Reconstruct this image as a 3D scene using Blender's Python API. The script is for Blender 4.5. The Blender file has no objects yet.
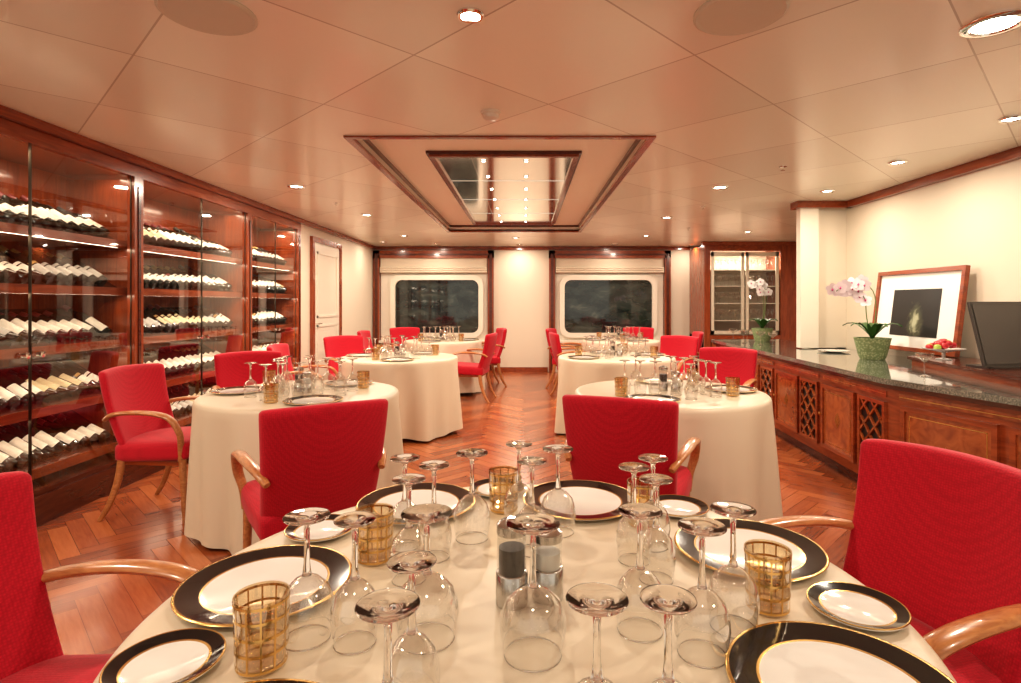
import bpy, bmesh, math, random
from mathutils import Vector, Matrix
random.seed(7)
S=bpy.context.scene
CZ=2.36; F=567.0

# ------------------------------------------------------------ materials
def nt(name):
    m=bpy.data.materials.new(name); m.use_nodes=True
    return m, m.node_tree, m.node_tree.nodes.get('Principled BSDF')
def setp(b,**k):
    for n,v in k.items():
        n={'spec':'Specular IOR Level','coat':'Coat Weight','coatr':'Coat Roughness','col':'Base Color','rough':'Roughness','metal':'Metallic','em':'Emission Color','ems':'Emission Strength','sheen':'Sheen Weight'}[n]
        if n in('Base Color','Emission Color'): v=(*v,1)
        b.inputs[n].default_value=v
def M(name,col,rough=.5,metal=0,**k):
    m,t,b=nt(name); setp(b,col=col,rough=rough,metal=metal,**k); return m
def bump(t,b,src,strength=.2,dist=.002):
    n=t.nodes.new('ShaderNodeBump'); n.inputs['Strength'].default_value=strength; n.inputs['Distance'].default_value=dist
    t.links.new(src,n.inputs['Height']); t.links.new(n.outputs['Normal'],b.inputs['Normal'])
def coord(t,kind='Object',scale=(1,1,1),rot=(0,0,0)):
    c=t.nodes.new('ShaderNodeTexCoord'); mp=t.nodes.new('ShaderNodeMapping')
    mp.inputs['Scale'].default_value=scale; mp.inputs['Rotation'].default_value=rot
    t.links.new(c.outputs[kind],mp.inputs['Vector']); return mp.outputs['Vector']
def noise(t,vec,scale,detail=3,dist=0):
    n=t.nodes.new('ShaderNodeTexNoise'); n.inputs['Scale'].default_value=scale; n.inputs['Detail'].default_value=detail
    n.inputs['Distortion'].default_value=dist; t.links.new(vec,n.inputs['Vector']); return n.outputs['Fac']
def ramp(t,fac,stops):
    r=t.nodes.new('ShaderNodeValToRGB'); e=r.color_ramp.elements
    while len(e)<len(stops): e.new(.5)
    for i,(p,c) in enumerate(stops): e[i].position=p; e[i].color=(*c,1)
    t.links.new(fac,r.inputs['Fac']); return r.outputs['Color']
def math_(t,op,a,b=None):
    n=t.nodes.new('ShaderNodeMath'); n.operation=op
    for i,v in enumerate((a,b)):
        if v is None: continue
        if isinstance(v,(int,float)): n.inputs[i].default_value=v
        else: t.links.new(v,n.inputs[i])
    return n.outputs[0]
def woodmat(name,c1,c2,rough=.25,scale=(3,3,25),coat=.4):
    m,t,b=nt(name); v=coord(t,'Object',scale)
    f=noise(t,v,2.2,5,1.2)
    t.links.new(ramp(t,f,[(.3,c1),(.7,c2)]),b.inputs['Base Color']); setp(b,rough=rough,coat=coat,coatr=.1); return m
MAHOG=woodmat('mahogany',(.19,.036,.012),(.34,.072,.020),scale=(6,1.2,12))
MAHOGV=woodmat('mahogany_vertical',(.19,.036,.012),(.34,.072,.020),scale=(12,12,1.2))
MAHOGD=woodmat('mahogany_dark',(.065,.012,.006),(.115,.025,.010),scale=(6,2,12))
BURL=woodmat('burl_veneer',(.22,.045,.014),(.42,.115,.032),scale=(5,5,5),rough=.18,coat=.9)
ARMW=woodmat('arm_wood',(.34,.12,.042),(.54,.24,.09),rough=.28,scale=(30,6,30))
GOLD=M('gold',(.74,.48,.18),.25,1)
STEEL=M('brushed_steel',(.55,.53,.5),.2,1)
DSTEEL=M('dark_edge_steel',(.10,.08,.06),.35,1)
CHROME=M('chrome',(.85,.83,.8),.08,1)
BLACK=M('black_glaze',(.006,.006,.007),.12,coat=.5)
PORC=M('white_porcelain',(.78,.76,.72),.12,coat=.5)
RACKSH=M('rack_recess_shade',(.015,.015,.016),.3)  # near-black colour standing in for shade inside the wine rack openings
m,t,b=nt('red_fabric'); v=coord(t,'Object',(1,1,1))
vo=t.nodes.new('ShaderNodeTexVoronoi'); vo.inputs['Scale'].default_value=150; vo.inputs['Randomness'].default_value=.35; t.links.new(v,vo.inputs['Vector'])
t.links.new(ramp(t,vo.outputs['Distance'],[(.1,(.56,.010,.030)),(.7,(.40,.005,.018))]),b.inputs['Base Color'])
setp(b,rough=.7,sheen=.15,spec=.22); bump(t,b,vo.outputs['Distance'],.35,.0018); RED=m
m,t,b=nt('tablecloth_linen'); v=coord(t,'Object'); f=noise(t,v,260,2)
setp(b,col=(.66,.56,.43),rough=.38,spec=.4); bump(t,b,f,.06,.001); LINEN=m
m,t,b=nt('cream_wall'); v=coord(t,'Object'); f=noise(t,v,90,2)
setp(b,col=(.70,.61,.49),rough=.6); bump(t,b,f,.08,.001); WALL=m
m,t,b=nt('ceiling_metal_panels')
c=t.nodes.new('ShaderNodeTexCoord'); sx=t.nodes.new('ShaderNodeSeparateXYZ'); t.links.new(c.outputs['Object'],sx.inputs[0])
def cell(v,off,per):
    a=math_(t,'ADD',v,off); return math_(t,'DIVIDE',a,per)
def seam(v,off,per):
    a=cell(v,off,per); a=math_(t,'FRACT',a); a=math_(t,'SUBTRACT',a,.5); a=math_(t,'ABSOLUTE',a)
    return math_(t,'GREATER_THAN',a,.5-.0045)
d1=math_(t,'SUBTRACT',sx.outputs[0],sx.outputs[1]); d2=math_(t,'ADD',sx.outputs[0],sx.outputs[1])
s=math_(t,'MAXIMUM',seam(d1,20.9,1.2),seam(d2,20-1.55+.0,1.2))
i1=math_(t,'FLOOR',cell(d1,20.9,1.2)); i2=math_(t,'FLOOR',cell(d2,20-1.55,1.2))
par=math_(t,'MODULO',math_(t,'ADD',i1,math_(t,'MULTIPLY',i2,1.0)),2)
vo=t.nodes.new('ShaderNodeTexVoronoi'); vo.inputs['Scale'].default_value=60; vo.inputs['Randomness'].default_value=0
mp=t.nodes.new('ShaderNodeMapping'); mp.inputs['Rotation'].default_value=(0,0,math.pi/4); t.links.new(c.outputs['Object'],mp.inputs[0]); t.links.new(mp.outputs[0],vo.inputs['Vector'])
base=ramp(t,vo.outputs['Distance'],[(.18,(.68,.65,.54)),(.3,(.85,.83,.71))])
mxb=t.nodes.new('ShaderNodeMix'); mxb.data_type='RGBA'; mxb.blend_type='MULTIPLY'
t.links.new(math_(t,'MULTIPLY',par,.10),mxb.inputs['Factor']); t.links.new(base,mxb.inputs['A']); mxb.inputs['B'].default_value=(.4,.35,.3,1)
mx=t.nodes.new('ShaderNodeMix'); mx.data_type='RGBA'; t.links.new(s,mx.inputs['Factor']); t.links.new(mxb.outputs['Result'],mx.inputs['A']); mx.inputs['B'].default_value=(.50,.44,.34,1)
t.links.new(mx.outputs['Result'],b.inputs['Base Color']); setp(b,rough=.28,spec=.6,coat=.15,coatr=.1); CEIL=m
CEILP=M('coffer_cream',(.86,.80,.68),.45)
MIRROR=M('mirror_glass',(.88,.86,.82),.10,1)
m,t,b=nt('night_window_glass'); v=coord(t,'Object',(1,1,2)); f=noise(t,v,3,4,.5)
t.links.new(ramp(t,f,[(.35,(.010,.014,.014)),(.6,(.035,.045,.040)),(.75,(.09,.10,.08))]),b.inputs['Base Color']); setp(b,rough=.04,spec=.9); NIGHT=m  # paler noise blotches paint dim outside lights into the pane colour
CREAM=M('cream_paint',(.76,.69,.58),.4)
BLIND=M('blind_fabric',(.64,.54,.42),.8)
DOORM=M('door_cream',(.74,.67,.56),.35)
m,t,b=nt('granite'); v=coord(t,'Object'); f=noise(t,v,120,4)
t.links.new(ramp(t,f,[(.35,(.06,.07,.062)),(.55,(.16,.17,.145)),(.72,(.32,.31,.26))]),b.inputs['Base Color']); setp(b,rough=.1,spec=.9,coat=.9,coatr=.04); GRAN=m
def thin(name,tint=(.985,.985,.98),k=.85,base=.035,p=3.2):
    m=bpy.data.materials.new(name); m.use_nodes=True; t=m.node_tree; t.nodes.clear()
    o=t.nodes.new('ShaderNodeOutputMaterial'); mix=t.nodes.new('ShaderNodeMixShader'); tr=t.nodes.new('ShaderNodeBsdfTransparent'); g=t.nodes.new('ShaderNodeBsdfGlossy')
    tr.inputs[0].default_value=(*tint,1); g.inputs['Roughness'].default_value=.02; g.inputs[0].default_value=(1,1,1,1)
    lw=t.nodes.new('ShaderNodeLayerWeight'); lw.inputs['Blend'].default_value=.5
    a=math_(t,'POWER',lw.outputs['Facing'],p); a=math_(t,'MULTIPLY',a,k); a=math_(t,'ADD',a,base)
    t.links.new(a,mix.inputs[0]); t.links.new(tr.outputs[0],mix.inputs[1]); t.links.new(g.outputs[0],mix.inputs[2]); t.links.new(mix.outputs[0],o.inputs[0]); return m
GLASS=thin('clear_glass_bowl',(.93,.92,.90),.85,.11,1.6)
PANE=thin('cabinet_glass',(.94,.94,.93),.6,.09,2.6)
AMBER=thin('amber_crystal',(.93,.84,.68),.7,.14,2)
m,t,b=nt('clear_glass_stem'); setp(b,col=(1,.99,.97),rough=0); b.inputs['Transmission Weight'].default_value=1; b.inputs['IOR'].default_value=1.5; SOLID=m
def emis(name,col,st):
    m,t,b=nt(name); setp(b,col=(0,0,0),em=col,ems=st); return m
LAMP=emis('lamp_glow',(1,.92,.78),22)
BOTG=M('bottle_green_glass',(.010,.012,.008),.1,spec=.7); BOTB=M('bottle_amber_glass',(.03,.010,.004),.1,spec=.7)
LAB1=M('label_cream',(.84,.80,.70),.6); LAB2=M('label_ivory',(.70,.60,.38),.6); LAB3=M('label_grey',(.52,.50,.46),.6); LAB4=M('label_burgundy',(.22,.04,.04),.6); LAB5=M('label_ochre',(.5,.3,.1),.6)
CAP1=M('capsule_red',(.2,.02,.02),.35); CAP2=M('capsule_black',(.02,.02,.02),.3); CAP3=M('capsule_gold',(.4,.28,.1),.35,.6)
CHAMP=M('champagne_metal_frame',(.72,.66,.54),.4,.3)

# ------------------------------------------------------------ mesh builder
class B:
    def __init__(s): s.v=[];s.f=[];s.mi=[];s.mats=[]
    def m(s,mat):
        if mat not in s.mats: s.mats.append(mat)
        return s.mats.index(mat)
    def add(s,vs,fs,mat,mx=None):
        o=len(s.v); i=s.m(mat)
        if mx is not None: vs=[mx@Vector(p) for p in vs]
        s.v.extend([tuple(p) for p in vs])
        for f in fs: s.f.append(tuple(o+k for k in f)); s.mi.append(i)
    def box(s,x0,x1,y0,y1,z0,z1,mat,mx=None):
        vs=[(x,y,z) for z in(z0,z1) for y in(y0,y1) for x in(x0,x1)]
        s.add(vs,[(0,2,3,1),(4,5,7,6),(0,1,5,4),(2,6,7,3),(0,4,6,2),(1,3,7,5)],mat,mx)
    def prism(s,poly,z0,z1,mat,mx=None):
        n=len(poly); vs=[(x,y,z0) for x,y in poly]+[(x,y,z1) for x,y in poly]
        s.add(vs,[tuple(reversed(range(n))),tuple(range(n,2*n))]+[(i,(i+1)%n,n+(i+1)%n,n+i) for i in range(n)],mat,mx)
    def lathe(s,prof,seg,mat,mx=None,close=False):
        o=len(s.v); n=len(prof)
        for p in prof:
            for k in range(seg):
                a=2*math.pi*k/seg; q=Vector((p[0]*math.cos(a),p[0]*math.sin(a),p[1]))
                s.v.append(tuple(mx@q if mx is not None else q))
        for i in range(n-1):
            mm=s.m(prof[i][2] if len(prof[i])>2 else mat)
            for k in range(seg):
                k2=(k+1)%seg; s.f.append((o+i*seg+k,o+i*seg+k2,o+(i+1)*seg+k2,o+(i+1)*seg+k)); s.mi.append(mm)
    def tube(s,pts,ra,rb,mat,ref=(1,0,0),seg=10,mx=None,smooth=4,cap=True):
        P=[Vector(p) for p in pts]; n=len(P)
        ras=ra if isinstance(ra,(list,tuple)) else [ra]*n; rbs=rb if isinstance(rb,(list,tuple)) else [rb]*n
        Q=[];RA=[];RB=[]
        for i in range(n-1):
            p0=P[max(i-1,0)];p1=P[i];p2=P[i+1];p3=P[min(i+2,n-1)]
            for j in range(smooth):
                u=j/smooth
                Q.append(.5*((2*p1)+(p2-p0)*u+(2*p0-5*p1+4*p2-p3)*u*u+(3*p1-p0-3*p2+p3)*u**3))
                RA.append(ras[i]*(1-u)+ras[i+1]*u); RB.append(rbs[i]*(1-u)+rbs[i+1]*u)
        Q.append(P[-1]);RA.append(ras[-1]);RB.append(rbs[-1])
        vs=[];fs=[];N=len(Q); ref=Vector(ref)
        for i in range(N):
            tt=(Q[min(i+1,N-1)]-Q[max(i-1,0)]).normalized(); sd=(ref-tt*ref.dot(tt)).normalized(); up=tt.cross(sd)
            for k in range(seg):
                a=2*math.pi*k/seg; vs.append(Q[i]+sd*math.cos(a)*RA[i]+up*math.sin(a)*RB[i])
        for i in range(N-1):
            for k in range(seg):
                k2=(k+1)%seg; fs.append((i*seg+k,i*seg+k2,(i+1)*seg+k2,(i+1)*seg+k))
        if cap: fs.append(tuple(reversed(range(seg)))); fs.append(tuple(range((N-1)*seg,N*seg)))
        s.add(vs,fs,mat,mx)
    def rbox(s,h,r,cuts,mat,deform=None,mx=None,pw=1.5):
        bm=bmesh.new(); bmesh.ops.create_cube(bm,size=2)
        bmesh.ops.subdivide_edges(bm,edges=bm.edges[:],cuts=cuts,use_grid_fill=True)
        vs=[]
        for v in bm.verts:
            q=[math.copysign(1-(1-abs(c))**pw,c) for c in v.co]
            p=Vector([q[i]*h[i] for i in range(3)])
            inn=Vector([max(-(h[i]-r),min(h[i]-r,p[i])) for i in range(3)]); d=p-inn
            if d.length>1e-9: p=inn+d.normalized()*r
            if deform: p=Vector(deform(p))
            vs.append(p)
        bm.verts.index_update(); fs=[tuple(v.index for v in f.verts) for f in bm.faces]; bm.free()
        s.add(vs,fs,mat,mx)
    def mesh(s,name,ang=35):
        me=bpy.data.meshes.new(name); me.from_pydata(s.v,[],s.f)
        for m_ in s.mats: me.materials.append(m_)
        me.polygons.foreach_set('material_index',s.mi)
        me.shade_smooth(); me.set_sharp_from_angle(angle=math.radians(ang)); me.update(); return me
    def obj(s,name,loc=(0,0,0),ang=35): return inst(s.mesh(name,ang),name,loc)
def inst(me,name,loc=(0,0,0),rz=0,parent=None):
    o=bpy.data.objects.new(name,me); o.location=loc; o.rotation_euler=(0,0,rz); S.collection.objects.link(o)
    if parent: o.parent=parent
    return o

# ------------------------------------------------------------ room shell
XL=-2.85; YB=10.7; XR=3.4
W=.09; n=6; L=W*n
fv=[];ff=[];cols=[];uvs=[]
c45=math.cos(math.pi/4)
def plank(x0,y0,w,h):
    cx,cy=x0+w/2,y0+h/2; X=(cx-cy)*c45; Y=(cx+cy)*c45
    if X<-3.5 or X>5.0 or Y<-1.8 or Y>10.9: return
    o=len(fv); g=.0012
    for (a,b2) in((x0+g,y0+g),(x0+w-g,y0+g),(x0+w-g,y0+h-g),(x0+g,y0+h-g)):
        fv.append(((a-b2)*c45,(a+b2)*c45,0))
    ff.append((o,o+1,o+2,o+3)); cols.append(random.random()*.7+(.3 if h>w else 0)); r=random.random()*50
    uvs.extend([(r,r),(r+w*10,r),(r+w*10,r+h),(r,r+h)] if h>w else [(r,r),(r,r+w),(r+h*10,r+w),(r+h*10,r)])
for k in range(-80,180):
    for q in range(-16,16):
        plank(k*W+q*2*L,k*W,L,W); plank(k*W+L+q*2*L,k*W+W-L,W,L)
fv2=len(fv); fv.extend([(-3.5,-1.8,-.002),(5,-1.8,-.002),(5,10.9,-.002),(-3.5,10.9,-.002)]); ff.append((fv2,fv2+1,fv2+2,fv2+3)); cols.append(-1); uvs.extend([(0,0)]*4)
me=bpy.data.meshes.new('floor'); me.from_pydata(fv,[],ff)
ca=me.color_attributes.new('Col','FLOAT_COLOR','CORNER'); uv=me.uv_layers.new(name='UVMap')
for i,p in enumerate(me.polygons):
    for li in p.loop_indices: ca.data[li].color=(max(cols[i],0),)*3+(1,); uv.data[li].uv=uvs[li]
m,t,b=nt('herringbone_parquet'); at=t.nodes.new('ShaderNodeAttribute'); at.attribute_name='Col'
uvn=t.nodes.new('ShaderNodeTexCoord'); f=noise(t,uvn.outputs['UV'],6,4,.4)
sm=math_(t,'ADD',math_(t,'MULTIPLY',at.outputs['Fac'],.6),math_(t,'MULTIPLY',f,.5))
t.links.new(ramp(t,sm,[(.15,(.15,.033,.012)),(.5,(.32,.080,.026)),(.95,(.52,.17,.058))]),b.inputs['Base Color']); setp(b,rough=.25,coat=.3,coatr=.15)
me.materials.append(m); inst(me,'floor')

def room(name,boxes,mat=WALL):
    bb=B()
    for x in boxes: bb.box(*x[:6],x[6] if len(x)>6 else mat)
    return bb.obj(name)
room('wall_left',[(XL-.6,XL-.52,-1.6,7.2,0,CZ),(XL-.6,XL,7.2,YB,0,CZ)])
room('wall_back',[(-3.4,4.95,YB,YB+.15,0,CZ)])
room('wall_right',[(XR,XR+.12,-1.6,6.2,0,CZ),(3.05,XR+.12,6.0,6.2,.83,CZ),(4.8,4.95,6.2,YB,0,CZ),(XR+.12,4.95,6.1,6.2,0,CZ)])
room('column_right',[(2.88,3.07,5.93,6.02,.83,CZ)],CREAM)
cx0,cx1,cy0,cy1=-1.12,.80,3.62,8.4; RC=.09
bb=B()
X0,X1,Y0,Y1=-3.45,4.95,-1.6,YB+.15
for x in((X0,cx0,Y0,Y1),(cx1,X1,Y0,Y1),(cx0,cx1,Y0,cy0),(cx0,cx1,cy1,Y1)): bb.box(*x,CZ,CZ+.03,CEIL)
bb.obj('ceiling')
bb=B(); bb.box(cx0,cx1,cy0,cy1,CZ+RC,CZ+RC+.03,CEILP)
for x in((cx0-.02,cx0,cy0,cy1),(cx1,cx1+.02,cy0,cy1),(cx0,cx1,cy0-.02,cy0),(cx0,cx1,cy1,cy1+.02)): bb.box(*x,CZ+.001,CZ+RC+.03,CEILP)
def ring(bb,x0,x1,y0,y1,w,z0,z1,mat):
    bb.box(x0,x0+w,y0,y1,z0,z1,mat);bb.box(x1-w,x1,y0,y1,z0,z1,mat);bb.box(x0+w,x1-w,y0,y0+w,z0,z1,mat);bb.box(x0+w,x1-w,y1-w,y1,z0,z1,mat)
ring(bb,cx0-.03,cx1+.03,cy0-.03,cy1+.03,.045,CZ-.012,CZ+.01,MAHOG)
ring(bb,cx0,cx1,cy0,cy1,.022,CZ+.065,CZ+RC,MAHOGD)
mx0,mx1,my0,my1=-.73,.41,4.3,8.1
ring(bb,mx0,mx1,my0,my1,.04,CZ+.05,CZ+RC,MAHOG); ring(bb,mx0-.02,mx1+.02,my0-.02,my1+.02,.02,CZ+.07,CZ+RC,MAHOGD)
bb.box(mx0+.04,mx1-.04,my0+.04,my1-.04,CZ+.07,CZ+RC,MIRROR)
for k in range(1,4):
    y=my0+k*(my1-my0)/4; bb.box(mx0+.04,mx1-.04,y-.003,y+.003,CZ+.067,CZ+.07,CHROME)
for x in(-.16-.26,-.16+.26): bb.box(x-.003,x+.003,my0+.04,my1-.04,CZ+.067,CZ+.07,CHROME)
bb.obj('ceiling_coffer')
bb=B()
bb.box(XL-.03,XL+.05,-1.6,YB,CZ-.055,CZ-.001,MAHOG)
bb.box(XL+.05,3.1,YB-.05,YB,CZ-.06,CZ-.001,MAHOG)
bb.box(XR-.06,XR,-1.6,5.93,CZ-.07,CZ-.001,MAHOG)
bb.box(2.83,XR,5.88,5.93,CZ-.07,CZ-.001,MAHOG); bb.box(2.83,2.88,5.93,6.05,CZ-.07,CZ-.001,MAHOG)
bb.obj('trim_1')
room('baseboard_back',[(-.57,.43,YB-.015,YB,0,.09),(2.72,3.1,YB-.015,YB,0,.09)],MAHOG)
room('baseboard_left',[(XL,XL+.015,7.3,7.5,0,.09),(XL,XL+.015,8.75,YB-.1,0,.09)],MAHOG)

# door on left wall
bb=B(); y0,y1=7.58,8.62; XD=XL+.002
bb.box(XD,XD+.025,y0,y1,0.002,2.12,DOORM)
for (a,b_) in((.15,1.0),(1.1,2.0)):
    for p,q,r,s_ in((y0+.12,y1-.12,a,a+.03),(y0+.12,y1-.12,b_-.03,b_),(y0+.12,y0+.15,a,b_),(y1-.15,y1-.12,a,b_)): bb.box(XD+.025,XD+.035,p,q,r,s_,CREAM)
for (p,q,r,s_) in((y0-.07,y0,0.002,2.19),(y1,y1+.07,0.002,2.19),(y0,y1,2.12,2.19)): bb.box(XD,XD+.045,p,q,r,s_,MAHOGV)
bb.tube([(XD+.03,y0+.08,1.02),(XD+.07,y0+.08,1.02),(XD+.07,y0+.18,1.02)],.008,.008,CHROME,ref=(0,0,1))
bb.obj('door_1')

# ------------------------------------------------------------ back windows
def rrect(x0,x1,z0,z1,r,n=8):
    pts=[]
    for cx,cz,a0 in((x1-r,z1-r,0),(x0+r,z1-r,90),(x0+r,z0+r,180),(x1-r,z0+r,270)):
        for k in range(n+1):
            a=math.radians(a0+90*k/n); pts.append((cx+r*math.cos(a),cz+r*math.sin(a)))
    return pts
def window(name,x0,x1,g0,g1):
    bb=B(); y=YB
    bb.box(x0+.12,x1-.12,y-.03,y,0,2.2,CREAM)
    for a,b_ in((x0,x0+.11),(x1-.11,x1)):
        bb.box(a,b_,y-.12,y,0,2.28,MAHOGV); bb.box(a+.03,b_-.03,y-.135,y-.12,.05,2.22,MAHOGD)
    bb.box(x0,x1,y-.12,y,2.14,2.28,MAHOG); bb.box(x0+.06,x1-.06,y-.135,y-.12,2.19,2.22,MAHOGD)
    z0,z1=.74,1.73
    O=rrect(g0-.09,g1+.09,z0-.09,z1+.09,.2); I=rrect(g0,g1,z0,z1,.13); nn=len(O)
    vs=[(p[0],y-.03,p[1]) for p in O]+[(p[0],y-.10,p[1]) for p in O]+[(p[0],y-.10,p[1]) for p in I]+[(p[0],y-.045,p[1]) for p in I]
    fs=[]
    for r in range(3):
        for k in range(nn): k2=(k+1)%nn; fs.append((r*nn+k,r*nn+k2,(r+1)*nn+k2,(r+1)*nn+k))
    bb.add(vs,fs,CREAM)
    bb.add([(p[0],y-.05,p[1]) for p in I],[tuple(range(nn))],NIGHT)
    bb.box(x0+.11,x1-.11,y-.16,y-.03,.56,.6,CREAM)
    bb.box(x0+.125,x1-.125,y-.085,y-.075,1.93,2.14,BLIND)
    for k in range(3):
        zt=1.95-k*.035; bb.tube([(x0+.125,y-.1,zt),(x1-.125,y-.1,zt)],.022,.026,BLIND,ref=(0,0,1),seg=8,smooth=1)
    bb.obj(name)
window('window_1',-2.83,-.585,-2.43,-.87)
window('window_2',.45,2.72,.74,2.38)

# ------------------------------------------------------------ wine cabinets
shz=[.29,.65,1.02,1.39,1.73]
posts=[.55,2.34,4.14,5.82,7.1]
bb=B(); bx=XL-.5
bb.box(bx-.015,bx,.5,7.19,0,CZ-.003,MAHOGV)
bb.box(bx,XL,.5,7.19,0,.2,MAHOGD)
bb.box(XL,XL+.02,.5,7.19,.0,.17,MAHOGD)
bb.box(bx,XL+.012,.5,7.19,2.22,CZ-.057,MAHOG)
for p in posts:
    bb.box(bx,XL,p,p+.04,.2,2.2,MAHOGV); bb.box(XL-.04,XL+.015,p-.02,p+.075,.17,2.22,MAHOGV); bb.box(XL+.015,XL+.022,p+.015,p+.04,.25,2.15,MAHOGD)
for i in range(4):
    a=posts[i]+.04; c=posts[i+1]
    for z in shz:
        bb.box(bx,XL-.06,a,c,z-.025,z,MAHOG); bb.box(XL-.075,XL-.055,a,c,z-.035,z+.02,MAHOG)
        bb.add([(XL-.09,a,z+.0),(XL-.09,c,z+.0),(bx+.03,c,z+.24),(bx+.03,a,z+.24)],[(0,1,2,3)],MAHOGD)
    mid=(a+c)/2+.02
    for p,q in((a+.02,mid-.003),(mid+.003,c-.02)):
        bb.add([(XL-.012,p,.2),(XL-.012,q,.2),(XL-.012,q,2.22),(XL-.012,p,2.22)],[(0,1,2,3)],PANE)
        bb.box(XL-.016,XL-.008,p,p+.004,.2,2.22,DSTEEL); bb.box(XL-.016,XL-.008,q-.004,q,.2,2.22,DSTEEL)
    for dy in(-.05,.05):
        bb.lathe([(.0,0),(.012,0),(.012,.02),(.018,.024),(.018,.034),(0,.036)],10,CHROME,Matrix.Translation((XL-.012,mid+dy,1.0))@Matrix.Rotation(math.pi/2,4,'Y'))
bb.obj('wine_cabinet')
bb=B(); BS=1.12
prof=[(0,0),(.034,0),(.0375,.006),(.0375,.175),(.034,.195),(.018,.225),(.0145,.24),(.0142,.262),(.0155,.264),(.0155,.302),(0,.302)]
prof=[(r*BS,z*BS) for r,z in prof]
caps=[CAP1,CAP2,CAP2,CAP3]
def styl():
    return dict(lab=random.choice([LAB1,LAB1,LAB1,LAB2,LAB3,LAB1]),cap=random.choice(caps),bot=random.choice([BOTG,BOTG,BOTG,BOTB]),ln=random.choice([.07,.085,.10,.125]),l0=random.uniform(.03,.055),wd=random.choice([14,16,19]),n=random.randint(2,7),al=math.radians(random.uniform(27,37)),yaw=random.uniform(8,22))
for i in range(4):
    a=posts[i]+.16; c=posts[i+1]-.05
    for si,z in enumerate(shz):
        y=a; st=styl(); cnt=0
        while y<c:
            if cnt>=st['n']:
                y_old=st['yaw']; st=styl(); cnt=0
                if st['yaw']<y_old-5: y+=.02
            cnt+=1; al=st['al']+math.radians(random.uniform(-1.5,1.5))
            yaw=math.radians(random.uniform(-2,2)+st['yaw'])
            ax=Vector((-math.cos(al)*math.cos(yaw),-math.cos(al)*math.sin(yaw),math.sin(al)))
            nr=Vector((math.sin(al),0,math.cos(al))); nr=(nr-ax*nr.dot(ax)).normalized(); sd=nr.cross(ax)
            mt=Matrix((( nr.x,sd.x,ax.x,XL-.125),(nr.y,sd.y,ax.y,y),(nr.z,sd.z,ax.z,z+.054),(0,0,0,1)))
            pr=[p+((st['cap'],) if 7<=k else (st['bot'],)) for k,p in enumerate(prof)]
            bb.lathe(pr,10,BOTG,mt)
            l0=st['l0']; tw=random.uniform(-10,30)
            def lab(l0,l1,mat,wd):
                vs=[]
                for zz in(l0,l1):
                    for k in range(9):
                        an=math.radians(-4*wd+wd*k+tw); vs.append(mt@Vector((.0388*BS*math.cos(an),.0388*BS*math.sin(an),zz)))
                bb.add(vs,[(k,k+1,k+10,k+9) for k in range(8)],mat)
            lab(l0,l0+st['ln'],st['lab'],st['wd'])
            if st['ln']<.09: lab(l0+st['ln']+.008,l0+st['ln']+.028,random.choice([LAB5,LAB4,LAB2]) if cnt==1 else st['lab'],st['wd']-3)
            y+=.0885
bb.obj('wine_bottle_collection')

# ------------------------------------------------------------ bar counter
HT=.82
front=[(2.52,7.5),(2.34,3.62),(2.66,2.3),(2.66,.8)]
bb=B()
def off(d): return [(x-d,y) for x,y in front]
XRc=XR-.004
back=[(XRc-.005,.8),(XRc-.005,5.9),(XRc-.005,7.5)]
bb.prism(off(.0)+back,.09,HT-.04,MAHOG); bb.prism(off(-.05)+back,0,.09,MAHOGD)
bb.prism(off(.06)+[(XRc-.002,.78),(XRc-.002,7.53)],HT-.035,HT,GRAN)
bb.prism(off(.035)+back,HT-.065,HT-.035,MAHOGD)
def facef(p,q):
    p=Vector((*p,0));q=Vector((*q,0)); d=(q-p).normalized(); nn=Vector((d.y,-d.x,0))
    if nn.x>0: nn=-nn
    mt=Matrix(((d.x,nn.x,0,p.x),(d.y,nn.y,0,p.y),(0,0,1,0),(0,0,0,1))); return mt,(q-p).length
def panel(mt,s0,s1,z0,z1):
    for (a,c,e,g) in((s0,s1,z0,z0+.03),(s0,s1,z1-.03,z1),(s0,s0+.03,z0+.03,z1-.03),(s1-.03,s1,z0+.03,z1-.03)): bb.box(a,c,0,.022,e,g,MAHOG,mt)
    bb.box(s0+.03,s1-.03,0,.012,z0+.03,z1-.03,BURL,mt)
    for (a,c,e,g) in((s0+.055,s1-.055,z0+.055,z0+.06),(s0+.055,s1-.055,z1-.06,z1-.055),(s0+.055,s0+.06,z0+.055,z1-.055),(s1-.06,s1-.055,z0+.055,z1-.055)): bb.box(a,c,.012,.0135,e,g,GOLD,mt)
    cs,cz=(s0+s1)/2,(z0+z1)/2
    for r1,r2 in((.0,.03),(.045,.06)):
        vs=[(cs+dx*r1*.7,.0136,cz+dz*r1) for dx,dz in((1,0),(0,1),(-1,0),(0,-1))]+[(cs+dx*r2*.7,.0136,cz+dz*r2) for dx,dz in((1,0),(0,1),(-1,0),(0,-1))]
        bb.add(vs,[(k,(k+1)%4,4+(k+1)%4,4+k) for k in range(4)],GOLD,mt)
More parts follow.
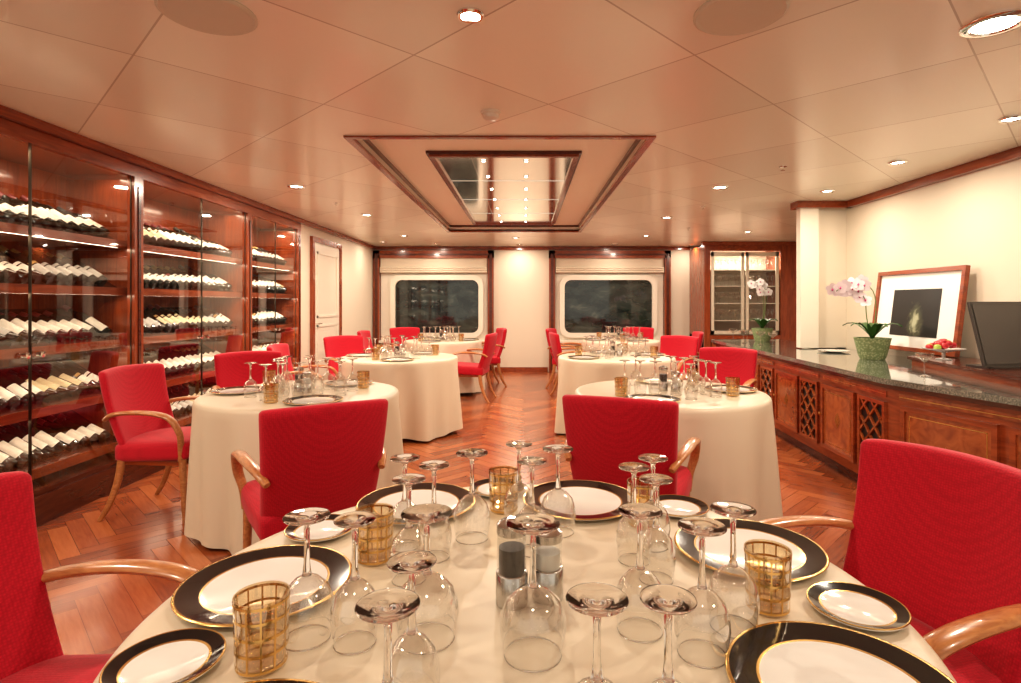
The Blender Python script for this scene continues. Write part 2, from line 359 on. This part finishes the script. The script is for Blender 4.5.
def rack(mt,s0,s1,z0,z1):
    for (a,c,e,g) in((s0,s1,z0,z0+.025),(s0,s1,z1-.025,z1),(s0,s0+.025,z0+.025,z1-.025),(s1-.025,s1,z0+.025,z1-.025)): bb.box(a,c,0,.02,e,g,MAHOG,mt)
    bb.box(s0+.02,s1-.02,0,.003,z0+.02,z1-.02,RACKSH,mt)  # flat dark sheet paints the recess shade behind the lattice
    w=s1-s0-.05; h=z1-z0-.05; st=.11
    a0,b0=s0+.025,z0+.025
    for sg in(1,-1):
        k=-h
        while k<w+h:
            ss=[]
            for u in range(0,41):
                zz=h*u/40; x=k+(zz if sg>0 else h-zz)
                if 0<=x<=w: ss.append((x,zz))
            if len(ss)>2:
                (xa,za),(xb,zb)=ss[0],ss[-1]; e=.009
                vs=[(a0+xa-e,y,b0+za) for y in(.003,.018)]+[(a0+xa+e,y,b0+za) for y in(.003,.018)]+[(a0+xb-e,y,b0+zb) for y in(.003,.018)]+[(a0+xb+e,y,b0+zb) for y in(.003,.018)]
                bb.add(vs,[(0,1,5,4),(2,3,7,6),(1,3,7,5),(0,2,6,4),(0,1,3,2),(4,5,7,6)],BURL,mt)
            k+=st*1.15
mt,Ls=facef((2.34,3.62),(2.52,7.5))
s_=.05
while s_<Ls-.5:
    rack(mt,s_,s_+.32,.16,.66); panel(mt,s_+.37,s_+.86,.16,.66)
    bb.box(s_,s_+.86,0,.006,.69,.73,BURL,mt); bb.box(s_,s_+.86,.006,.0075,.708,.712,GOLD,mt)
    bb.lathe([(0,0),(.008,0),(.008,.012),(.014,.018),(0,.024)],10,GOLD,mt@Matrix.Translation((s_+.845,.022,.42))@Matrix.Rotation(-math.pi/2,4,'X'))
    s_+=.93
mt,Ls=facef((2.34,3.62),(2.66,2.3)); panel(mt,.08,.66,.16,.66); panel(mt,.72,1.28,.16,.66); bb.box(.06,1.3,0,.006,.69,.73,BURL,mt); bb.box(.06,1.3,.006,.0075,.708,.712,GOLD,mt)
mt,Ls=facef((2.66,2.3),(2.66,.8)); panel(mt,.06,.7,.16,.66); panel(mt,.78,1.4,.16,.66)
bb.prism([(XRc-.01,4.7),(3.0,4.4),(2.74,2.9),(2.86,.85),(XRc-.01,.85)],HT,HT+.055,MAHOG)
bb.prism([(XRc-.01,4.73),(2.98,4.42),(2.72,2.9),(2.84,.83),(XRc-.01,.83)],HT+.045,HT+.065,MAHOGD)
bb.obj('bar_counter')

# ------------------------------------------------------------ far glass cabinet
bb=B(); y=9.8; YC=YB-.01
bb.box(3.1,4.78,y+.05,YC,0,.72,MAHOGV); bb.box(3.1,3.2,y,YC,0,2.3,MAHOGV); bb.box(4.42,4.78,y,YC,0,2.3,MAHOGV)
bb.box(3.2,4.42,y,YC,2.2,2.3,MAHOG); bb.box(3.06,4.79,y-.04,y+.04,2.29,CZ-.002,MAHOG); bb.box(3.2,4.42,YB-.3,YB-.28,.72,2.2,CREAM)
bb.box(3.2,4.42,y,y+.05,.66,.74,MAHOG)
for a,c in((3.22,3.79),(3.82,4.39)):
    for (p,q,r,s2) in((a,a+.05,.76,2.18),(c-.05,c,.76,2.18),(a,c,.76,.82),(a,c,2.11,2.18)): bb.box(p,q,y+.005,y+.035,r,s2,CHAMP)
    bb.add([(a+.05,y+.02,.82),(c-.05,y+.02,.82),(c-.05,y+.02,2.11),(a+.05,y+.02,2.11)],[(0,1,2,3)],PANE)
for z in(1.0,1.3,1.6,1.88):
    bb.box(3.2,4.42,y+.06,YB-.3,z-.015,z,CREAM)
    for k in range(9):
        for yy in(y+.15,y+.35):
            bb.lathe([(.03,0),(.032,0),(.004,.008),(.004,.08),(.03,.12),(.032,.19)],8,GLASS,Matrix.Translation((3.3+k*.13,yy,z)))
for k in range(2):
    a=3.24+k*.6; bb.box(a,a+.55,y+.03,y+.05,.1,.62,BURL)
bb.obj('glass_display_cabinet')

# ------------------------------------------------------------ chair
bb=B()
def seatdef(p): x,y_,z=p; return (x*(1-.06*(y_<0)*(-y_/.23)),y_+.01,z+.415+ .02*(1-(x/.26)**2)*(z>0)+.012*(y_/.23))
bb.rbox((.255,.235,.055),.035,11,RED,seatdef)
def backdef(p):
    x,y_,z=p
    u=(z+.255)/.51
    w=.90+.10*u
    yy=-.205-.135*u-.035*math.sin(u*math.pi)*.6 + .055*(x/.255)**2
    zz=.40+u*.49 + .012*(1-(x/.255)**2)*u
    return (x*w,yy+y_,zz)
bb.rbox((.255,.027,.255),.022,13,RED,backdef)
bb.rbox((.22,.2,.02),.01,3,MAHOG,lambda p:(p[0],p[1],p[2]+.35))
for sx in(1,-1):
    bb.tube([(sx*.225,.205,.38),(sx*.228,.215,.2),(sx*.232,.225,0)],[.022,.018,.013],[.022,.018,.013],ARMW)
    bb.tube([(sx*.215,-.18,.40),(sx*.222,-.20,.25),(sx*.23,-.25,.1),(sx*.235,-.31,0)],[.02,.018,.016,.013],[.026,.023,.018,.014],ARMW)
    bb.tube([(sx*.225,-.285,.60),(sx*.248,-.22,.635),(sx*.270,-.08,.655),(sx*.278,.07,.652),(sx*.275,.165,.622),(sx*.266,.215,.54),(sx*.245,.21,.46),(sx*.235,.205,.37)],
            [.014,.022,.027,.028,.026,.022,.019,.018],[.012,.014,.014,.014,.015,.016,.017,.018],ARMW,seg=12,smooth=5)
CH=bb.mesh('dining_chair',50)
TAB=[(0,1.05,.66),(-1.36,3.46,.565),(.89,3.5,.57),(-1.28,5.77,.58),(.93,5.8,.58),(-1.2,8.3,.55),(1.4,8.3,.55)]
def chair(B0,f,fit=True):
    fx,fy=f; l=math.hypot(fx,fy); fx/=l; fy/=l; bx_,by_=B0
    if fit:
        for _ in range(10):
            bad=False
            for tx,ty,R in TAB[1:]:
                for sx in(-.2,0,.2):
                    px=bx_+.585*fx-fy*sx; py=by_+.585*fy+fx*sx
                    if math.hypot(px-tx,py-ty)<R+.04: bad=True
            if not bad: break
            bx_-=.02*fx; by_-=.02*fy
    inst(CH,'dining_chair',(bx_+.34*fx,by_+.34*fy,0),math.atan2(-fx,fy))
chairs=[((-.77,2.25),(-.55,.83)),((.42,2.49),(.38,.92)),
 ((-2.55,3.62),(1,-.08)),((-2.30,4.70),(.6,-.8)),((1.84,5.1),(-.6,-.8)),
 ((-2.24,5.5),(1,.1)),((-2.25,6.95),(.7,-.7)),((1.92,6.95),(-.7,-.7)),
 ((-2.3,8.2),(1,.0)),((-2.0,9.35),(.5,-.85)),((-.60,7.6),(-1,.15)),((-.52,9.0),(-1,-.3)),
 ((.55,7.75),(1,.1)),((.42,8.9),(1,-.3)),((1.87,9.35),(-.3,-.95)),((2.25,7.9),(-1,.1))]
chair((1.16,1.50),(-.95,-.3),False); chair((-1.31,1.15),(1,-.12),False)
for k,c_ in enumerate(chairs): chair(*c_,k not in(2,))

# ------------------------------------------------------------ tables
def table(cx,cy,R,lifts=(),seed=0):
    rnd=random.Random(seed); ph=[rnd.uniform(0,6.28) for _ in range(4)]
    bb=B(); bb.lathe([(0,.715),(R-.01,.715),(R-.004,.73),(R-.006,.748),(0,.748)],48,MAHOG)
    bb.lathe([(0,0),(.3,0),(.3,.02),(.06,.06),(.045,.1),(.045,.66),(.2,.71),(0,.712)],24,MAHOGD)
    seg=192; rows=[(0,.755,0),(R*.5,.755,0),(R-.02,.755,0),(R+.0,.753,0),(R+.009,.745,0),(R+.013,.73,0)]
    nt_=18; vs=[];fs=[]
    for r,z,_ in rows:
        for k in range(seg): a=2*math.pi*k/seg; vs.append((r*math.cos(a),r*math.sin(a),z))
    for j in range(1,nt_+1):
        u=j/nt_
        for k in range(seg):
            a=2*math.pi*k/seg
            hem=.035+.02*math.sin(4*a+ph[0])
            for la,wd,hz in lifts:
                d=abs((a-la+math.pi)%(2*math.pi)-math.pi); e=max(0,1-max(0,d-wd)/.22); e=e*e*(3-2*e); hem=hem*(1-e)+hz*e
            z=.73-(.73-hem)*u; t_=(.73-z)/.7
            w1=math.cos(8*a+ph[1]+.8*math.sin(2*a+ph[2])); w1=math.copysign(abs(w1)**.7,w1) if w1<0 else w1**1.6
            fold=.62*w1+.3*math.cos(15*a+ph[2]+.6*math.sin(3*a))+.2*math.cos(4*a+ph[3])
            r=R+.013+.010*t_+.060*fold*t_**.8
            vs.append((r*math.cos(a),r*math.sin(a),z))
    nr=len(rows)+nt_
    for i in range(nr-1):
        for k in range(seg): k2=(k+1)%seg; fs.append((i*seg+k,i*seg+k2,(i+1)*seg+k2,(i+1)*seg+k))
    bb.add(vs,fs,LINEN); bb.obj('round_dining_table',(cx,cy,0),60)
table(*TAB[0],lifts=[(math.atan2(.4,.9),.36,.52),(math.atan2(.1,-1),.36,.52)],seed=1)
for i,t_ in enumerate(TAB[1:]): table(*t_,seed=i+2)

# ------------------------------------------------------------ tableware meshes
def platemesh(name,R):
    bb=B(); w=.70*R
    bb.lathe([(0,.0),(R*.62,0),(R*.98,.010),(R,.013,GOLD),(R*.99,.015,GOLD),(R*.965,.0145,BLACK),(w+.004,.0085,GOLD),(w,.008,PORC),(w*.93,.0055,PORC),(0,.0055,PORC)],64,PORC)
    return bb.mesh(name,60)
CHARGER=platemesh('charger_plate',.157); BREAD=platemesh('bread_plate',.08)
def glassmesh(name,h,r,foot):
    bb=B(); bh=h*.52
    bb.lathe([(r*.84,0.0006),(r*.90,bh*.12),(r,bh*.42),(r*.97,bh*.58),(r*.8,bh*.78),(r*.45,bh*.93),(r*.2,bh*.985),(.005,bh)],32,GLASS)
    bb.lathe([(0,bh-.002),(.008,bh-.0005),(.0065,bh+.006),(.0048,bh+.02),(.0044,h*.78),(.0052,h-.016),(.012,h-.0075),(foot*.6,h-.0048),(foot*.98,h-.0035),(foot,h-.002),(foot*.98,h-.0004),(foot*.5,h),(0,h)],28,SOLID)
    bb.lathe([(r*.84+.0014,0.0008),(r*.84+.0007,.0026),(r*.84-.0009,.0026),(r*.84-.0014,.0008),(r*.84,0),(r*.84+.0014,0.0008)],32,SOLID)
    return bb.mesh(name,60)
G1=glassmesh('wine_glass',.20,.043,.037); G2=glassmesh('wine_glass',.20,.038,.033)
GB=glassmesh('wine_glass',.205,.052,.042)
bb=B(); h=.108
bb.lathe([(.0,.0),(.032,0),(.036,.004),(.0395,h),(.0375,h),(.034,.014),(0,.012)],28,AMBER)
def trr(z): return .036+(.0395-.036)*(z-.004)/(h-.004)+.0006
for z in(.006,.03,.054,.078,.1):
    bb.lathe([(trr(z),z),(trr(z+.004),z+.004)],28,GOLD)
for k in range(12):
    a=2*math.pi*k/12; da=.035
    vs=[(trr(z)*math.cos(a+s1*da),trr(z)*math.sin(a+s1*da),z) for z in(.006,.104) for s1 in(-1,1)]; bb.add(vs,[(0,1,3,2)],GOLD)
TUM=bb.mesh('gold_lattice_tumbler',50)
PCORN=M('peppercorns',(.03,.02,.015),.5); SALTM=M('salt_crystals',(.62,.58,.52),.5)
def mill(nm,fill,h):
    bb=B(); bb.lathe([(0,0),(.0285,0),(.029,.003),(.029,.056),(.027,.058),(.0,.058)],28,STEEL)
    bb.lathe([(.0235,.058),(.0235,h*.66),(0,h*.66)],24,fill)
    bb.lathe([(.0265,.058),(.0265,h*.82)],28,PANE)
    bb.lathe([(.027,h*.82),(.0275,h*.83),(.0275,h*.93),(.02,h*.965),(.008,h*.97),(.008,h),(0,h)],28,STEEL)
    return bb.mesh(nm,50)
PEP=mill('pepper_mill',PCORN,.155); SAL=mill('salt_mill',SALTM,.13)
TZ=.7555
RAD={CHARGER:.158,BREAD:.081,G1:.044,G2:.039,GB:.053,TUM:.041,PEP:.03,SAL:.03}
REG=[]
def put(me,nm,loc,chk=False):
    r=RAD[me]
    if chk and any(math.hypot(loc[0]-a,loc[1]-b_)<r+c+.002 for a,b_,c in REG): return
    REG.append((loc[0],loc[1],r)); inst(me,nm,loc,random.uniform(0,6))
for xy in((-.495,1.088),(.488,1.24),(.15,1.545),(-.29,1.52),(.445,.79),(-.34,.645)): put(CHARGER,'charger_plate',(*xy,TZ))
for xy in((-.535,.845),(.585,1.0),(-.485,1.345),(-.08,1.64),(.40,1.49)): put(BREAD,'bread_plate',(*xy,TZ))
gl=[(307,515,1),(355,518,2),(409,478,2),(405,457,2),(434,464,2),(472,452,1),(519,443,2),(532,460,2),(558,448,1),(533,522,3),(427,512,3),(412,560,2),(388,603,1),(597,597,1),(668,597,2),(634,466,2),(656,478,2),(653,457,2),(640,510,1),(702,525,1),(733,508,1)]
for x,y,k in gl:
    me={1:G1,2:G2,3:GB}[k]; hh=.205 if k==3 else .2
    Y=F*(1.3-TZ-hh)/(y-303); put(me,'wine_glass',((x-525)*Y/F,Y,TZ))
for xy in((-.396,.853),(-.318,1.20),(.432,1.01),(-.056,1.487),(.29,1.39)): put(TUM,'gold_lattice_tumbler',(*xy,TZ))
put(PEP,'pepper_mill',(-.024,1.03,TZ)); put(SAL,'salt_mill',(.042,1.05,TZ))
def settings(ti,angs,seed):
    cx,cy,R=TAB[ti]
    put(PEP,'pepper_mill',(cx-.03,cy+.03,TZ)); put(SAL,'salt_mill',(cx+.035,cy-.02,TZ))
    for a in angs:
        a=math.radians(a); u=Vector((math.cos(a),math.sin(a))); p=Vector((cx,cy))+u*(R-.175); put(CHARGER,'charger_plate',(*p,TZ),True)
    for a in angs:
        a=math.radians(a); u=Vector((math.cos(a),math.sin(a))); s=Vector((-u.y,u.x)); c=Vector((cx,cy))
        p=c+u*(R-.14)+s*.26
        if (p-c).length<R-.08: put(BREAD,'bread_plate',(*p,TZ),True)
        for du,ds,me,nm in((-.40,-.04,G1,'wine_glass'),(-.39,-.13,G2,'wine_glass'),(-.26,-.205,TUM,'gold_lattice_tumbler'),(-.45,.07,G2,'wine_glass'),(-.37,-.22,G2,'wine_glass'),(-.34,.18,G2,'wine_glass')):
            p=c+u*(R+du)+s*ds; put(me,nm,(*p,TZ),True)
settings(1,(178,62,-60),1); settings(2,(-118,5,85),2)
settings(3,(170,60,-80),3); settings(4,(20,100,-150),4); settings(5,(0,130,-110),5); settings(6,(180,60,-60),6)

# ------------------------------------------------------------ picture
bb=B(); w,h=1.06,.70
tilt=math.radians(7)
def pm(c):
    ax=Vector((0,1,0)); up=Vector((math.sin(tilt),0,math.cos(tilt))); nr=Vector((-math.cos(tilt),0,math.sin(tilt)))
    return Matrix(((ax.x,nr.x,up.x,c[0]),(ax.y,nr.y,up.y,c[1]),(ax.z,nr.z,up.z,c[2]),(0,0,0,1)))
mt=pm((3.27,4.80,HT+.068))
fw=.035
m,t,b=nt('dark_photo_print'); v=coord(t,'Object',(1,1,1))
sp=t.nodes.new('ShaderNodeSeparateXYZ'); t.links.new(v,sp.inputs[0]); f=noise(t,v,9,4,1.5)
dy=math_(t,'SUBTRACT',sp.outputs[1],4.78); dz=math_(t,'SUBTRACT',sp.outputs[2],1.13)
dd=math_(t,'SQRT',math_(t,'ADD',math_(t,'MULTIPLY',dy,math_(t,'MULTIPLY',dy,40)),math_(t,'MULTIPLY',dz,math_(t,'MULTIPLY',dz,12))))
g=math_(t,'SUBTRACT',math_(t,'ADD',f,.25),dd)
t.links.new(ramp(t,g,[(.1,(.012,.011,.010)),(.4,(.07,.075,.04)),(.62,(.42,.42,.28))]),b.inputs['Base Color']); setp(b,rough=.3)
for (a,c,e,g) in((-w/2,w/2,0,fw),(-w/2,w/2,h-fw,h),(-w/2,-w/2+fw,fw,h-fw),(w/2-fw,w/2,fw,h-fw)): bb.box(a,c,0,.035,e,g,MAHOG,mt)
bb.box(-w/2+fw,w/2-fw,.005,.015,fw,h-fw,M('mat_board',(.82,.8,.74),.6),mt)
bb.box(-.29,.29,.015,.018,.13,.53,m,mt)
bb.obj('framed_picture')

# ------------------------------------------------------------ orchids
PET=M('orchid_petal',(.85,.74,.77),.5); PETC=M('orchid_lip',(.55,.05,.2),.5); LEAF=M('orchid_leaf',(.05,.13,.03),.35); STEM=M('orchid_stem',(.14,.2,.05),.5)
m,t,b=nt('woven_green_pot'); v=coord(t,'Object',(1,1,1)); br=t.nodes.new('ShaderNodeTexVoronoi'); br.inputs['Scale'].default_value=55; t.links.new(v,br.inputs['Vector'])
t.links.new(ramp(t,br.outputs['Distance'],[(.1,(.42,.46,.26)),(.6,(.20,.25,.11))]),b.inputs['Base Color']); setp(b,rough=.7); bump(t,b,br.outputs['Distance'],.5,.003); POTM=m
def orchid(loc,paths,sc=1,seed=1,petal=PET):
    rnd=random.Random(seed); bb=B()
    bb.lathe([(0,0),(.085*sc,0),(.098*sc,.03*sc),(.125*sc,.15*sc),(.13*sc,.165*sc),(.115*sc,.165*sc),(.11*sc,.15*sc),(0,.15*sc)],24,POTM)
    bb.lathe([(0,.156*sc),(.11*sc,.153*sc)],24,LEAF)
    for k in range(8):
        a=k*2*math.pi/8+rnd.uniform(-.3,.3); ln=rnd.uniform(.15,.22)*sc; d=Vector((math.cos(a),math.sin(a),0))
        s=Vector((-d.y,d.x,0)); vs=[];fs=[]
        for i in range(7):
            u=i/6; c=d*(ln*u)+Vector((0,0,(.155+.12*math.sin(u*2.2))*sc)); ww=.03*sc*math.sin(math.pi*min(1,(u*.9+.1)))+.003
            vs+= [c-s*ww+Vector((0,0,.008)),c,c+s*ww+Vector((0,0,.008))]
        for i in range(6): fs+=[(i*3,i*3+1,i*3+4,i*3+3),(i*3+1,i*3+2,i*3+5,i*3+4)]
        bb.add(vs,fs,LEAF)
    for path,nf in paths:
        bb.tube(path,.004,.004,STEM,ref=(.3,.9,.1),seg=6)
        PP=[Vector(p) for p in path]
        for i in range(nf):
            u=i/(nf-1); q=(len(PP)-1)*(1-.5*u); a=min(int(q),len(PP)-2); pt=PP[a].lerp(PP[a+1],q-a)+Vector((rnd.uniform(-.03,.03),rnd.uniform(-.03,.03),rnd.uniform(-.035,.02)))
            nrm=Vector((rnd.uniform(-.8,-.1),-1,rnd.uniform(-.3,.3))).normalized(); rx=nrm.orthogonal().normalized(); ry=nrm.cross(rx)
            for j in range(5):
                an=2*math.pi*j/5+.3; dd=rx*math.cos(an)+ry*math.sin(an); ss=nrm.cross(dd); l_=.052*sc; ww=.024*sc
                vs=[pt+nrm*.004,pt+dd*l_*.4+ss*ww-nrm*.002,pt+dd*l_*.8+ss*ww*.8,pt+dd*l_+nrm*.006,pt+dd*l_*.8-ss*ww*.8,pt+dd*l_*.4-ss*ww-nrm*.002]
                bb.add(vs,[(0,1,2,3,4,5)],petal)
            bb.lathe([(0,-.012*sc),(.009*sc,0),(0,.012*sc)],6,PETC,Matrix.Translation(pt+nrm*.012))
    return bb.obj('potted_orchid',loc,60)
orchid((2.97,4.85,HT+.001),[([(0,0,.16),(.03,0,.4),(0,-.01,.58),(-.12,-.02,.66),(-.24,-.03,.64),(-.33,-.04,.58)],9),([(.01,.03,.16),(-.03,.03,.35),(-.05,.03,.52),(-.13,.03,.60),(-.22,.02,.58)],6)],1.1)
orchid((2.97,7.1,HT+.001),[([(0,0,.16),(.02,0,.4),(.0,-.01,.62),(-.05,-.02,.72),(-.13,-.03,.74)],8),([(.01,.03,.16),(.05,.03,.4),(.06,.03,.6),(.02,.03,.7),(-.05,.02,.7)],6)],1.0,5,M('orchid_petal_white',(.88,.85,.84),.5))

GREY=M('dark_grey_panel',(.055,.046,.04),.35)
bb=B(); mt=Matrix.Translation((3.13,3.62,HT+.066))@Matrix.Rotation(math.radians(12),4,'Z')
sl=math.radians(14)
mm=mt@Matrix.Rotation(-sl,4,'X')
bb.rbox((.25,.012,.215),.008,4,GREY,mx=mm@Matrix.Translation((0,0,.22)))
bb.box(-.235,.235,-.0145,-.0125,.025,.415,M('grey_screen',(.075,.065,.058),.25),mm)
bb.box(-.2,.2,-.03,.16,0,.01,GREY,mt); bb.tube([(0,.14,.01),(0,.07,.2)],.012,.012,GREY,mx=mt)
bb.obj('tilted_display_stand')
bb=B(); bb.lathe([(0,0),(.05,0),(.05,.006),(.012,.012),(.012,.05),(.06,.06),(.13,.075),(.135,.082),(.06,.068),(0,.062)],28,PORC)
BER=M('red_berries',(.45,.02,.03),.3); LIM=M('lime_fruit',(.4,.5,.1),.3)
for k in range(26):
    a=random.uniform(0,6.28); r=random.uniform(0,.09); z=.085+.05*(1-r/.095); bb.rbox((.024,.024,.022),.0219,3,BER if k%5 else LIM,mx=Matrix.Translation((r*math.cos(a),r*math.sin(a),z)))
bb.obj('fruit_dish',(3.07,4.16,HT+.066))
COUPE=B(); COUPE.lathe([(.0,0),(.036,0),(.034,.003),(.005,.01),(.004,.09),(.02,.105),(.048,.125),(.052,.15)],24,GLASS); COUPE.lathe([(.0525,.149),(.0535,.150),(.0525,.151),(.0515,.150),(.0525,.149)],24,SOLID); cm=COUPE.mesh('coupe_glass')
inst(cm,'coupe_glass',(2.62,3.72,HT+.001))
for k,(x,y) in enumerate(((2.75,6.3),(2.72,6.55),(2.6,6.75),(2.66,7.25),(2.74,7.0))): inst(cm,'coupe_glass',(x,y,HT+.001))
bb=B(); bb.lathe([(0,0),(.06,0),(.14,.012),(.145,.016),(.06,.006),(0,.005)],32,PORC); bb.obj('serving_plate',(3.02,5.55,HT+.001))

# ------------------------------------------------------------ ceiling fixtures + lights
WARM=(1,.885,.725)
GE=1.0
def downl(x,y,r=.045,e=22):
    bb=B()
    T=Matrix.Translation((x,y,0)); z=CZ
    bb.lathe([(r*1.45,z),(r*1.45,z-.006),(r*1.3,z-.012),(r*1.05,z-.012),(r,z-.004)],28,CHROME,T)
    bb.lathe([(r,z-.004),(0,z-.003)],28,LAMP,T)
    ob=bb.obj('ceiling_downlight')
    if e:
        l=bpy.data.lights.new('lamp','AREA'); l.shape='DISK'; l.size=r*2; l.energy=e*GE; l.color=WARM
        o=bpy.data.objects.new('lamp',l); o.location=(x,y,z-.014); S.collection.objects.link(o); o.parent=ob
for x,y,r,e in((-.2,2.08,.035,10),(1.78,2.15,.075,26),(-2.07,5.14,.055,30),(1.78,5.18,.055,30),(2.79,3.25,.045,11),(2.80,4.26,.045,11),(2.85,5.35,.045,10),
  (-1.9,6.8,.05,28),(1.75,7.0,.05,28),(-1.9,8.9,.045,22),(1.9,8.9,.045,22),(-.15,9.2,.045,20),(-.1,10.3,.04,8),(-1.6,10.1,.04,7),(1.6,10.1,.04,7),(3.0,10.3,.035,6),(3.3,8.4,.045,22),(-2.45,9.8,.04,6),(-2.2,1.5,.05,24),(0,-.2,.06,6),(-1.8,.0,.06,16),(2.0,.1,.06,18)):
    downl(x,y,r,e)
bb=B()
for k in range(7):
    for x in(-.16-.17,-.16+.17):
        T=Matrix.Translation((x,4.5+k*.56,0)); bb.lathe([(.022,CZ+.068),(.022,CZ+.063),(.014,CZ+.062)],14,CHROME,T); bb.lathe([(.014,CZ+.063),(0,CZ+.063)],14,LAMP,T)
bb.obj('mirror_pin_lights')
for y in(5.0,7.2):
    l=bpy.data.lights.new('lamp','AREA'); l.shape='DISK'; l.size=.06; l.energy=28*GE; l.color=WARM
    o=bpy.data.objects.new('mirror_lamp',l); o.location=(-.16,y,CZ+.05); S.collection.objects.link(o)
SPK=M('speaker_grille',(.62,.58,.47),.45)
for x,y in((-1.157,2.07),(.785,2.07)):
    bb=B(); T=Matrix.Translation((x,y,0)); bb.lathe([(.165,CZ),(.165,CZ-.006),(.155,CZ-.012),(.145,CZ-.008),(.14,CZ-.008),(0,CZ-.012)],40,SPK,T); bb.obj('ceiling_speaker')
bb=B(); bb.lathe([(.055,CZ),(.055,CZ-.012),(.045,CZ-.018),(.042,CZ-.034),(.03,CZ-.042),(0,CZ-.044)],28,CREAM,Matrix.Translation((-.19,3.15,0))); bb.obj('smoke_detector')
for x,y in((1.95,6.2),(-2.0,6.0),(2.3,8.0),(2.0,4.4)):
    bb=B(); bb.lathe([(.03,CZ),(.03,CZ-.004),(.008,CZ-.006),(.008,CZ-.03),(.018,CZ-.032),(0,CZ-.034)],14,CHROME,Matrix.Translation((x,y,0))); bb.obj('sprinkler_head')
for i in range(4):
    a=posts[i]+.1; c=posts[i+1]-.06
    for z in [shz[1]-.04,shz[2]-.04,shz[3]-.04,shz[4]-.04,2.21]:
        l=bpy.data.lights.new('shelf_led','AREA'); l.shape='RECTANGLE'; l.size=.03; l.size_y=c-a; l.energy=3.0 if z<2 else 8; l.color=(1,.80,.58)
        o=bpy.data.objects.new('shelf_led',l); o.location=(XL-.09 if z<2 else XL-.14,(a+c)/2,z); o.rotation_euler=(0,math.radians(-18 if z<2 else 0),0); S.collection.objects.link(o)
l=bpy.data.lights.new('cab_led','AREA'); l.shape='RECTANGLE'; l.size=1.1; l.size_y=.05; l.energy=18; l.color=WARM
o=bpy.data.objects.new('cab_led',l); o.location=(3.8,9.95,2.18); S.collection.objects.link(o)

w=bpy.data.worlds.new('World'); S.world=w; w.use_nodes=True
w.node_tree.nodes['Background'].inputs[0].default_value=(1,.89,.74,1); w.node_tree.nodes['Background'].inputs[1].default_value=.9

cam=bpy.data.cameras.new('Camera'); cam.lens=20; cam.sensor_width=36; cam.shift_x=-14.5/1021; cam.shift_y=-38.5/1021; cam.clip_start=.05
co=bpy.data.objects.new('Camera',cam); co.location=(0,0,1.3); co.rotation_euler=(math.pi/2,0,0); S.collection.objects.link(co); S.camera=co
S.view_settings.view_transform='Standard'; S.view_settings.exposure=-.08
try: S.view_settings.look='Medium High Contrast'
except Exception as e: print('look',e)
try:
    S.cycles.transparent_max_bounces=40
except Exception: pass
